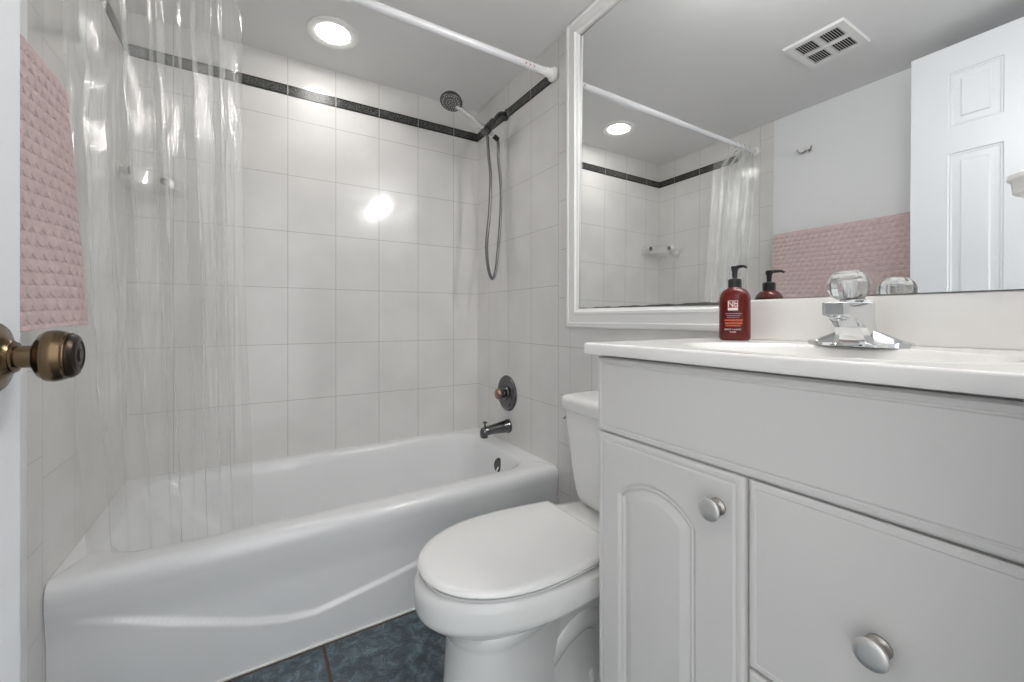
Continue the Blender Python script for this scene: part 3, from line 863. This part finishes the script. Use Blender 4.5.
bm = bmesh.new(); lathe(bm, [(0, .0205), (.006, .0205), (.008, .017), (.013, .016)], (.962, FYc + .006, CT + .083), (-.08, 0, 1), 28)
link('collar', bm, M['chrome'], fa, True, 30)
KC = Vector((.960, FYc + .010, CT + .0895))
bm = bmesh.new(); lathe(bm, [(0, .021), (.004, .0265), (.010, .0310), (.020, .0340), (.032, .0340), (.043, .0290), (.051, .0215), (.0525, .0185), (.0505, .0172), (.0505, 0)], KC, (-.12, 0, 1), 11)
kn = link('handle', bm, M['knob_acrylic'], fa); kn['label'] = 'faceted clear acrylic knob'
bm = bmesh.new(); lathe(bm, [(-.004, .008), (.020, .008), (.024, .010), (.034, .010), (.035, 0)], KC, (-.12, 0, 1), 20)
link('handle_core', bm, M['chrome'], kn, True, 35)
bm = bmesh.new(); lathe(bm, [(.0506, .0165), (.0525, .0160), (.0528, 0)], KC, (-.12, 0, 1), 28)
link('handle_cap', bm, M['white_plastic'], kn, True, 35)

# ------------------------------------------------------------------ soap bottle
SB = Vector((1.000, .585, CT + .0005))
so = thing('soap_dispenser', 'amber red pump soap bottle with black pump beside the faucet', 'soap bottle', SB)
bm = bmesh.new()
fd = Vector((-.885, -.465, 0)).normalized(); sd = Vector((fd.y, -fd.x, 0))   # label looks toward fd
if sd.dot(Vector((.85, -.52, 0))) < 0: sd = -sd
def bot_loop(z, a, b, p=2.6, n=48):
    out = []
    for i in range(n):
        t = 2 * PI * i / n; c, s_ = math.cos(t), math.sin(t)
        out.append(SB + sd * (a * math.copysign(abs(c) ** (2 / p), c)) + fd * (b * math.copysign(abs(s_) ** (2 / p), s_)) + Vector((0, 0, z * 1.12)))
    return out
BA, BB = .0345, .0300
bm = bmesh.new()
loft(bm, [bot_loop(0, BA * .90, BB * .90), bot_loop(.002, BA * .97, BB * .97), bot_loop(.006, BA, BB), bot_loop(.080, BA, BB), bot_loop(.090, BA * .985, BB * .985), bot_loop(.099, BA * .92, BB * .92), bot_loop(.106, BA * .80, BB * .80, 2.4),
          bot_loop(.111, BA * .62, BB * .66, 2.2), bot_loop(.1135, .0150, .0150, 2), bot_loop(.118, .0135, .0135, 2)])
link('bottle', bm, M['bottle'], so, True, 60)
bm = bmesh.new(); lathe(bm, [(.1275, .0135), (.128, .0155), (.1465, .0155), (.148, .014), (.150, .008), (.150, 0)], SB, (0, 0, 1), 28)
link('collar', bm, M['black_plastic'], so, True, 35)
bm = bmesh.new(); lathe(bm, [(.150, .0055), (.168, .0065), (.171, .0085), (.179, .0085), (.181, .0065), (.181, 0)], SB, (0, 0, 1), 20)
nz_ = Vector((-.25, -.97, 0)).normalized()
tube(bm, [SB + Vector((0, 0, 0.1758)) - nz_ * .004, SB + Vector((0, 0, 0.1775)) + nz_ * .016, SB + Vector((0, 0, 0.1770)) + nz_ * .028, SB + Vector((0, 0, 0.1730)) + nz_ * .034], [.005, .0042, .0034, .003], 10)
link('pump', bm, M['black_plastic'], so, True, 40)
def on_bottle(x, z, lift=.0004):                 # label x (m along the face) wrapped round the bottle
    # walk round the section to arc length x
    lp = getattr(on_bottle, 'tab', None)
    if lp is None:
        lp = []; acc = 0; last = None
        for i in range(-400, 401):
            t = PI / 2 - i / 400 * PI * .75; c, s_ = math.cos(t), math.sin(t)
            q = (BA * math.copysign(abs(c) ** (2 / 2.6), c), BB * math.copysign(abs(s_) ** (2 / 2.6), s_))
            if last: acc += math.hypot(q[0] - last[0], q[1] - last[1])
            lp.append((acc, q)); last = q
        mid = lp[400][0]; lp = [(a - mid, q) for a, q in lp]; on_bottle.tab = lp
    import bisect
    i = min(max(bisect.bisect_left(lp, (x, (-9, -9))), 1), len(lp) - 2)
    qx, qy = lp[i][1]; tx = lp[i + 1][1][0] - lp[i - 1][1][0]; ty = lp[i + 1][1][1] - lp[i - 1][1][1]
    ln = math.hypot(tx, ty) or 1; nx, ny = -ty / ln, tx / ln
    return SB + sd * (qx + nx * lift) + fd * (qy + ny * lift) + Vector((0, 0, z * 1.12))
def patch(bm, xa, xb, za, zb, lift):
    n = 8
    a = [bm.verts.new(on_bottle(xa + (xb - xa) * i / n, za, lift)) for i in range(n + 1)]
    b = [bm.verts.new(on_bottle(xa + (xb - xa) * i / n, zb, lift)) for i in range(n + 1)]
    bridge(bm, a, b, False)
def words(txt, size, x, z, mat, parent, name, lift=.0006, align='CENTER'):
    c = bpy.data.curves.new(name, 'FONT'); c.body = txt; c.size = size; c.align_x = align; c.align_y = 'CENTER'
    o = bpy.data.objects.new(name, c); COL.objects.link(o)
    bpy.context.view_layer.update()
    me = bpy.data.meshes.new_from_object(o.evaluated_get(bpy.context.evaluated_depsgraph_get()))
    bpy.data.objects.remove(o); bpy.data.curves.remove(c)
    for v in me.vertices: v.co = on_bottle(x + v.co.x, z + v.co.y, lift)
    me.materials.clear(); me.materials.append(mat)
    o = bpy.data.objects.new(name, me); COL.objects.link(o); o.parent = parent
    o.matrix_parent_inverse = Matrix.Translation(-Vector(parent.location))
    return o
bm = bmesh.new()
LX = -.003
patch(bm, LX - .0105, LX + .0105, .0640, .0850, .0002)
lb = link('label', bm, M['label_white'], so); lb['label'] = 'small square logo label with white letters'
bm = bmesh.new(); patch(bm, LX - .0097, LX + .0097, .0695, .0842, .0004); lb2 = link('logo_ground', bm, M['label_red'], lb)
words('Nb', .0170, LX, .0767, M['label_white'], lb, 'logo_letters', .0007)
w1 = words('- - - - -', .0060, LX, .0667, M['label_red'], lb, 'logo_line', .0005)
bm = bmesh.new()
for xa, xb, za, zb in ((-.016, .019, .0562, .0578), (-.013, .016, .0520, .0538), (-.012, .014, .0482, .0494)):
    k = xa
    while k < xb: patch(bm, LX + k, LX + min(k + .0028, xb), za, zb, .0004); k += .0037
link('label_lines', bm, M['label_grey'], so)
bm = bmesh.new()
for xa, xb, za, zb in ((-.018, .021, .0410, .0448), (-.017, .020, .0345, .0385), (-.016, .017, .0300, .0325)):
    k = xa
    while k < xb: patch(bm, LX + k, LX + min(k + .0030, xb), za, zb, .0004); k += .0036
link('label_print', bm, M['label_orange'], so)['label'] = 'orange lines of print'
words('BODY + HAND', .0052, LX, .0232, M['label_white'], so, 'label_words')
words('WASH', .0046, LX, .0178, M['label_white'], so, 'label_words')

# ------------------------------------------------------------------ toilet
TY = .934
to = thing('toilet', 'white two-piece toilet with closed lid between the tub and the vanity', 'toilet', (.72, TY, 0))
def dloop(z, tip, hw, xb, hb, xm=None, n=20, nb=5, rise=0.0):
    """egg outline: nose toward -X, straight back edge; tip, half width, back x, half width at the back"""
    xm = xm if xm is not None else tip + (xb - tip) * .52
    far = []
    for k in range(n + 1):
        t = PI / 2 * k / n
        far.append((xm - (xm - tip) * math.cos(t) ** .92, hw * math.sin(t) ** .96))
    for k in range(1, n + 1):
        s_ = k / n
        far.append((xm + (xb - xm) * s_, hw - (hw - hb) * (s_ * s_ * (1.6 - .6 * s_))))
    pts = [Vector((x, TY + y, z)) for x, y in far]
    bk = [Vector((xb, TY + hb - 2 * hb * k / nb, z)) for k in range(1, nb)]
    near = [Vector((x, TY - y, z)) for x, y in reversed(far[1:])]
    out = pts + bk + near
    for p in out: p.z += rise * smooth(.46, .90, p.x)
    return out
bm = bmesh.new()
loft(bm, [dloop(.392, .345, .165, 1.04, .120), dloop(.392, .325, .182, 1.06, .125), dloop(.386, .319, .188, 1.065, .128), dloop(.365, .317, .190, 1.065, .128),
          dloop(.335, .318, .1895, 1.06, .120, rise=.018), dloop(.325, .3195, .188, 1.05, .112, rise=.026), dloop(.319, .323, .1845, 1.05, .110, rise=.030), dloop(.304, .337, .170, 1.03, .102, rise=.038), dloop(.291, .352, .154, 1.00, .094, rise=.044), dloop(.279, .370, .136, .94, .085, rise=.05), dloop(.272, .380, .126, .90, .08, rise=.05),
          dloop(.258, .388, .118, .86, .075, .56, rise=.05), dloop(.245, .396, .108, .74, .080, .53, rise=.04), dloop(.235, .398, .105, .67, .086, .52, rise=.01), dloop(.150, .394, .107, .645, .090, .52), dloop(.060, .388, .110, .64, .094, .52), dloop(.02, .384, .114, .64, .098, .52), dloop(.0005, .382, .116, .64, .098, .52)])
link('bowl', bm, M['porcelain'], to, True, 60)
bm = bmesh.new()                                 # rear of the pedestal with the S-shaped trapway bulging on both sides
def tp(z, hw, xa, xb): return rrect(xa, xb, TY - hw, TY + hw, min(.035, hw * .6), z, 6, 8)
loft(bm, [tp(.0005, .100, .62, .968), tp(.04, .085, .62, .962), tp(.12, .070, .62, .955), tp(.20, .078, .62, .96), tp(.27, .086, .64, .99), tp(.335, .092, .70, 1.03)])
link('pedestal', bm, M['porcelain'], to, True, 60)
for sgn in (-1, 1):
    bm = bmesh.new()
    pts = spline([(.62, TY + sgn * .040, .085), (.69, TY + sgn * .052, .17), (.77, TY + sgn * .055, .20), (.84, TY + sgn * .050, .15), (.87, TY + sgn * .048, .05)], 6)
    tube(bm, pts, [.030 + .008 * math.sin(PI * i / (len(pts) - 1)) for i in range(len(pts))], 18)
    link('trapway', bm, M['porcelain'], to, True, 60)
bm = bmesh.new()
loft(bm, [dloop(.3965, .342, .166, .796, .146), dloop(.397, .336, .174, .802, .152), dloop(.4030, .334, .176, .804, .154), dloop(.4040, .340, .170, .800, .148)])
link('seat', bm, M['seat'], to, True, 60)
bm = bmesh.new()
loft(bm, [dloop(.4090, .338, .172, .803, .150), dloop(.4095, .331, .181, .808, .157), dloop(.412, .328, .1845, .811, .160), dloop(.417, .329, .1835, .810, .159), dloop(.4215, .335, .178, .806, .154), dloop(.4235, .348, .166, .796, .143), dloop(.4255, .42, .11, .74, .09), dloop(.426, .52, .03, .62, .02)])
link('lid', bm, M['seat'], to, True, 60)
for sgn in (-1, 1):
    bm = bmesh.new(); lathe(bm, [(0, .012), (.012, .012), (.016, .008), (.016, 0)], (.822, TY + sgn * .075, .394), (0, 0, 1), 20)
    link('hinge_cap', bm, M['seat'], to, True, 40)
bm = bmesh.new()
TXf, TXb = .908, XR - .012
def tloop(z, hw, xf, r, bow=.010, nn=12):
    xb = TXb; out = []
    base = rrect(xf, xb, TY - hw, TY + hw, r, z, 6, nn)
    for p in base:
        k = (p.y - TY) / hw
        if p.x < (xf + xb) / 2: p.x -= bow * (1 - k * k)
        out.append(p)
    return out
loft(bm, [tloop(.4000, .112, .940, .025), tloop(.4015, .132, .928, .030), tloop(.409, .148, .918, .034), tloop(.430, .160, .912, .036), tloop(.48, .173, .909, .036), tloop(.56, .188, .909, .034), tloop(.66, .207, .908, .032), tloop(.698, .211, .908, .032)])
tk = link('tank', bm, M['porcelain'], to, True, 60)
bm = bmesh.new()
loft(bm, [tloop(.6985, .208, .911, .030), tloop(.700, .219, .900, .034), tloop(.706, .222, .897, .036), tloop(.730, .222, .897, .036), tloop(.741, .219, .900, .036), tloop(.7465, .210, .908, .034), tloop(.7495, .19, .93, .03), tloop(.7505, .10, .97, .02)])
link('tank_lid', bm, M['porcelain'], to, True, 60)
bm = bmesh.new(); lathe(bm, [(0, .006), (.004, .006), (.005, .004), (.005, 0)], (.935, TY + .2085, .668), (0, 1, 0), 16)
tube(bm, [(.935, TY + .2135, .668), (.925, TY + .2140, .664), (.918, TY + .2135, .660)], [.003, .003, .003], 8)
link('flush_lever', bm, M['gunmetal'], tk, True, 40)
for sgn in (-1, 1):
    bm = bmesh.new(); lathe(bm, [(0, .017), (.004, .017), (.006, .0145), (.024, .0125), (.029, .009), (.031, 0)], (.778, TY + sgn * .074, .030), (0, 0, 1), 24)
    link('bolt_cap', bm, M['white_plastic'], to, True, 45)
bm = bmesh.new()                                 # foot flange the caps stand on
loft(bm, [dloop(.0006, .56, .126, .97, .112, .70), dloop(.022, .565, .122, .965, .108, .70), dloop(.030, .58, .112, .955, .098, .70), dloop(.0305, .60, .09, .94, .08, .70)])
link('foot', bm, M['porcelain'], to, True, 60)

# ------------------------------------------------------------------ door, opened into the room against the left wall
DXF, DXB = -.214, -.249
EY0, EY1, EZ0, EZ1 = .055, .6575, .012, 2.130
ratios = [(1.800, 2.020), (.80, 1.694), (.20, .70)]
dw = EY1 - EY0
pan = []
for za, zb in ratios:
    for ya, yb in ((EY1 - .262, EY1 - .112), (EY0 + .112, EY0 + .262)):
        pan.append((ya, yb, za, zb))
DP = [(0, 0), (.004, -.0045), (.008, -.003), (.012, -.006), (.034, -.006), (.0385, -.0015), (.2, -.0015)]
tb = (0, .004, .008, .012, .034, .0385)
us = {EY0, EY1, EY0 + .02, EY1 - .02}; vs = {EZ0, EZ1, 1.0}
for ya, yb, za, zb in pan:
    us |= {ya + t for t in tb} | {yb - t for t in tb}; vs |= {za + t for t in tb} | {zb - t for t in tb}
def dh(u, v):
    for ya, yb, za, zb in pan:
        d = min(u - ya, yb - u, v - za, zb - v)
        if d > -1e-6: return interp(DP, d)
    return 0.0
us = sorted({round(x, 5) for x in us}); vs = sorted({round(x, 5) for x in vs})
bm = relief(bmesh.new(), us, vs, dh, lambda u, v, h: (DXF + h, u, v), .035)
dro = struct(link('door_1', bm, M['door'], None, True, 8), 'white six panel door standing open at the left')
KZ = CH - .0375; KY = .603
ko = Vector((DXF, KY, KZ))
def klathe(b_, prof, *r): lathe(b_, [(t * 1.06, q * 1.03) for t, q in prof], *r)
bm = bmesh.new(); klathe(bm, [(0, .0315), (.0025, .033), (.005, .0305), (.0075, .0225), (.010, .0180), (.0130, .0155), (.0130, .012)], ko, (1, 0, 0), 40)
dk = link('door_knob', bm, M['bronze'], dro, True, 30); dk['label'] = 'antique brass round door knob'
bm = bmesh.new(); klathe(bm, [(.0120, .0135), (.0130, .0142), (.0150, .0142), (.0156, .0108), (.0250, .0106), (.0256, .0125), (.0272, .0125)], ko, (1, 0, 0), 32)
link('knob_neck', bm, M['bronze'], dk, True, 30)
bm = bmesh.new(); klathe(bm, [(.0268, .0110), (.0280, .0170), (.0310, .0218), (.0350, .0246), (.0400, .0254), (.0445, .0248), (.0480, .0234), (.0492, .0220), (.0502, .0218), (.0512, .0226)], ko, (1, 0, 0), 48, True, False)
link('knob_ball', bm, M['bronze'], dk, True, 25)
bm = bmesh.new(); klathe(bm, [(.0505, .0222), (.0525, .0220), (.0555, .0195), (.0570, .0150), (.0560, .0125), (.0565, .0075), (.0580, .0055), (.0580, 0)], ko, (1, 0, 0), 40)
link('knob_face', bm, M['bronze_dark'], dk, True, 25)
for hz in (.25, 1.05, 1.82):
    bm = bmesh.new(); tube(bm, [(DXF - .004, EY0 - .006, hz - .045), (DXF - .004, EY0 - .006, hz + .045)], .006, 12)
    link('hinge', bm, M['bronze'], dro, True)

# ------------------------------------------------------------------ towel bar and pink towel
TBX, TBZ = XL + .058, 1.501
tbar = thing('towel_bar', 'white towel bar on the left wall carrying the pink towel', 'towel bar', (XL, .99, TBZ))
bm = bmesh.new(); tube(bm, [(TBX, .62, TBZ), (TBX, 1.285, TBZ)], .008, 14); link('bar', bm, M['white_plastic'], tbar, True)
for y in (.640, 1.262):
    bm = bmesh.new(); lathe(bm, [(0, .024), (.006, .024), (.010, .014), (.050, .012), (.062, .013), (.068, .008), (.068, 0)], (XL, y, TBZ), (1, 0, 0), 20)
    link('post', bm, M['white_plastic'], tbar, True, 35)
tw = []
Y0t, Y1t, Ztop, Zbot = .66, 1.290, 1.512, .982
bm = bmesh.new()
PY, PZ = .0285, .0245                            # scallop width and row height
nY = 440
front_z = lin(Ztop, Zbot, 250)
path = []                                        # (x, z, nx, nz, arc length)
r_ = .0125
back_z = lin(1.02, TBZ, 40)
for z in back_z: path.append((TBX - r_, z, -1, 0))
for k in range(1, 12):
    a = PI - PI * k / 12
    path.append((TBX + r_ * math.cos(a), TBZ + r_ * math.sin(a), math.cos(a), math.sin(a)))
nb_ = len(path)
for z in lin(TBZ, Zbot, 330): path.append((TBX + r_, z, 1, 0))
def scallop(y, s):
    """overlapping rounded scales: height 0..1"""
    row = math.floor(s / PZ); best = 0
    f = s / PZ - row
    off = .5 * PY * (row % 2)
    q = ((y + off) / PY) % 1.0 - .5
    arc = .62 - .62 * math.sqrt(max(0, 1 - (2 * q) ** 2)) + .0
    t = f - (1 - arc) * .0
    h = f + (1 - math.sqrt(max(0, 1 - (2 * q) ** 2))) * .55
    h = h - math.floor(h)
    return 1 - math.exp(-h / .16)
arc = 0; g = []
last = None
for (x, z, nx, nzv) in path:
    if last: arc += math.hypot(x - last[0], z - last[1])
    last = (x, z); rowv = []
    for i in range(nY + 1):
        fy = i / nY; y = Y0t + (Y1t - Y0t) * fy
        drop = max(0, TBZ - z) / (TBZ - Zbot)
        isf = nx > .5 or (nzv > 0 and nx > 0)
        h = .0037 * scallop(y, arc) if isf else .0015
        ex = 0
        if isf:
            ex = drop * (.006 * math.sin(y * 21 + 1) + .030 * smooth(.60, 1, fy))
            y += drop ** 1.4 * .006 * smooth(.55, 1, fy)
        zz = z - (drop * .012 * math.sin(fy * 5) if isf else 0)
        rowv.append(bm.verts.new((x + nx * h + ex, y, zz + nzv * h)))
    g.append(rowv)
for a, b in zip(g, g[1:]): bridge(bm, a, b, False)
tow = link('towel', bm, M['towel'], None, True, 180)
so_ = tow.modifiers.new('thickness', 'SOLIDIFY'); so_.thickness = .004; so_.offset = -1
tag(tow, 'pink scalloped bath towel hanging from the bar on the left wall', 'towel')

# ------------------------------------------------------------------ robe hook high on the left wall
rh = thing('robe_hook', 'small grey metal hook high on the left wall above the towel', 'hook', (XL, 1.147, 1.966))
bm = bmesh.new(); box(bm, XL + .0005, XL + .006, 1.130, 1.166, 1.952, 1.992, .002); link('hook_plate', bm, M['white_plastic'], rh, True, 50)
for sgn in (-1, 1):
    bm = bmesh.new()
    tube(bm, spline([(XL + .005, 1.148 + sgn * .006, 1.968), (XL + .018, 1.148 + sgn * .016, 1.955), (XL + .032, 1.148 + sgn * .028, 1.957), (XL + .038, 1.148 + sgn * .035, 1.974)], 6), .0042, 10)
    link('prong', bm, M['nickel_dark'], rh, True)

# ------------------------------------------------------------------ white lidded holder at the right end of the mirror
wh = thing('tumbler_holder', 'white lidded cup holder at the right edge by the mirror', 'holder', (.985, .105, 1.20))
bm = bmesh.new(); lathe(bm, [(0, .024), (.004, .030), (.024, .032), (.026, .0325)], (.985, .113, 1.192), (0, 0, 1), 12); link('cup', bm, M['white_plastic'], wh)
bm = bmesh.new(); lathe(bm, [(.022, .033), (.025, .036), (.031, .036), (.0345, .032), (.036, .020), (.036, 0)], (.985, .113, 1.192), (0, 0, 1), 12); link('lid', bm, M['white_plastic'], wh)
bm = bmesh.new(); box(bm, .970, 1.000, YW + .0005, .088, 1.198, 1.208, .002); box(bm, .960, 1.010, YW + .0005, YW + .006, 1.176, 1.226, .002); link('bracket', bm, M['white_plastic'], wh, True, 50)
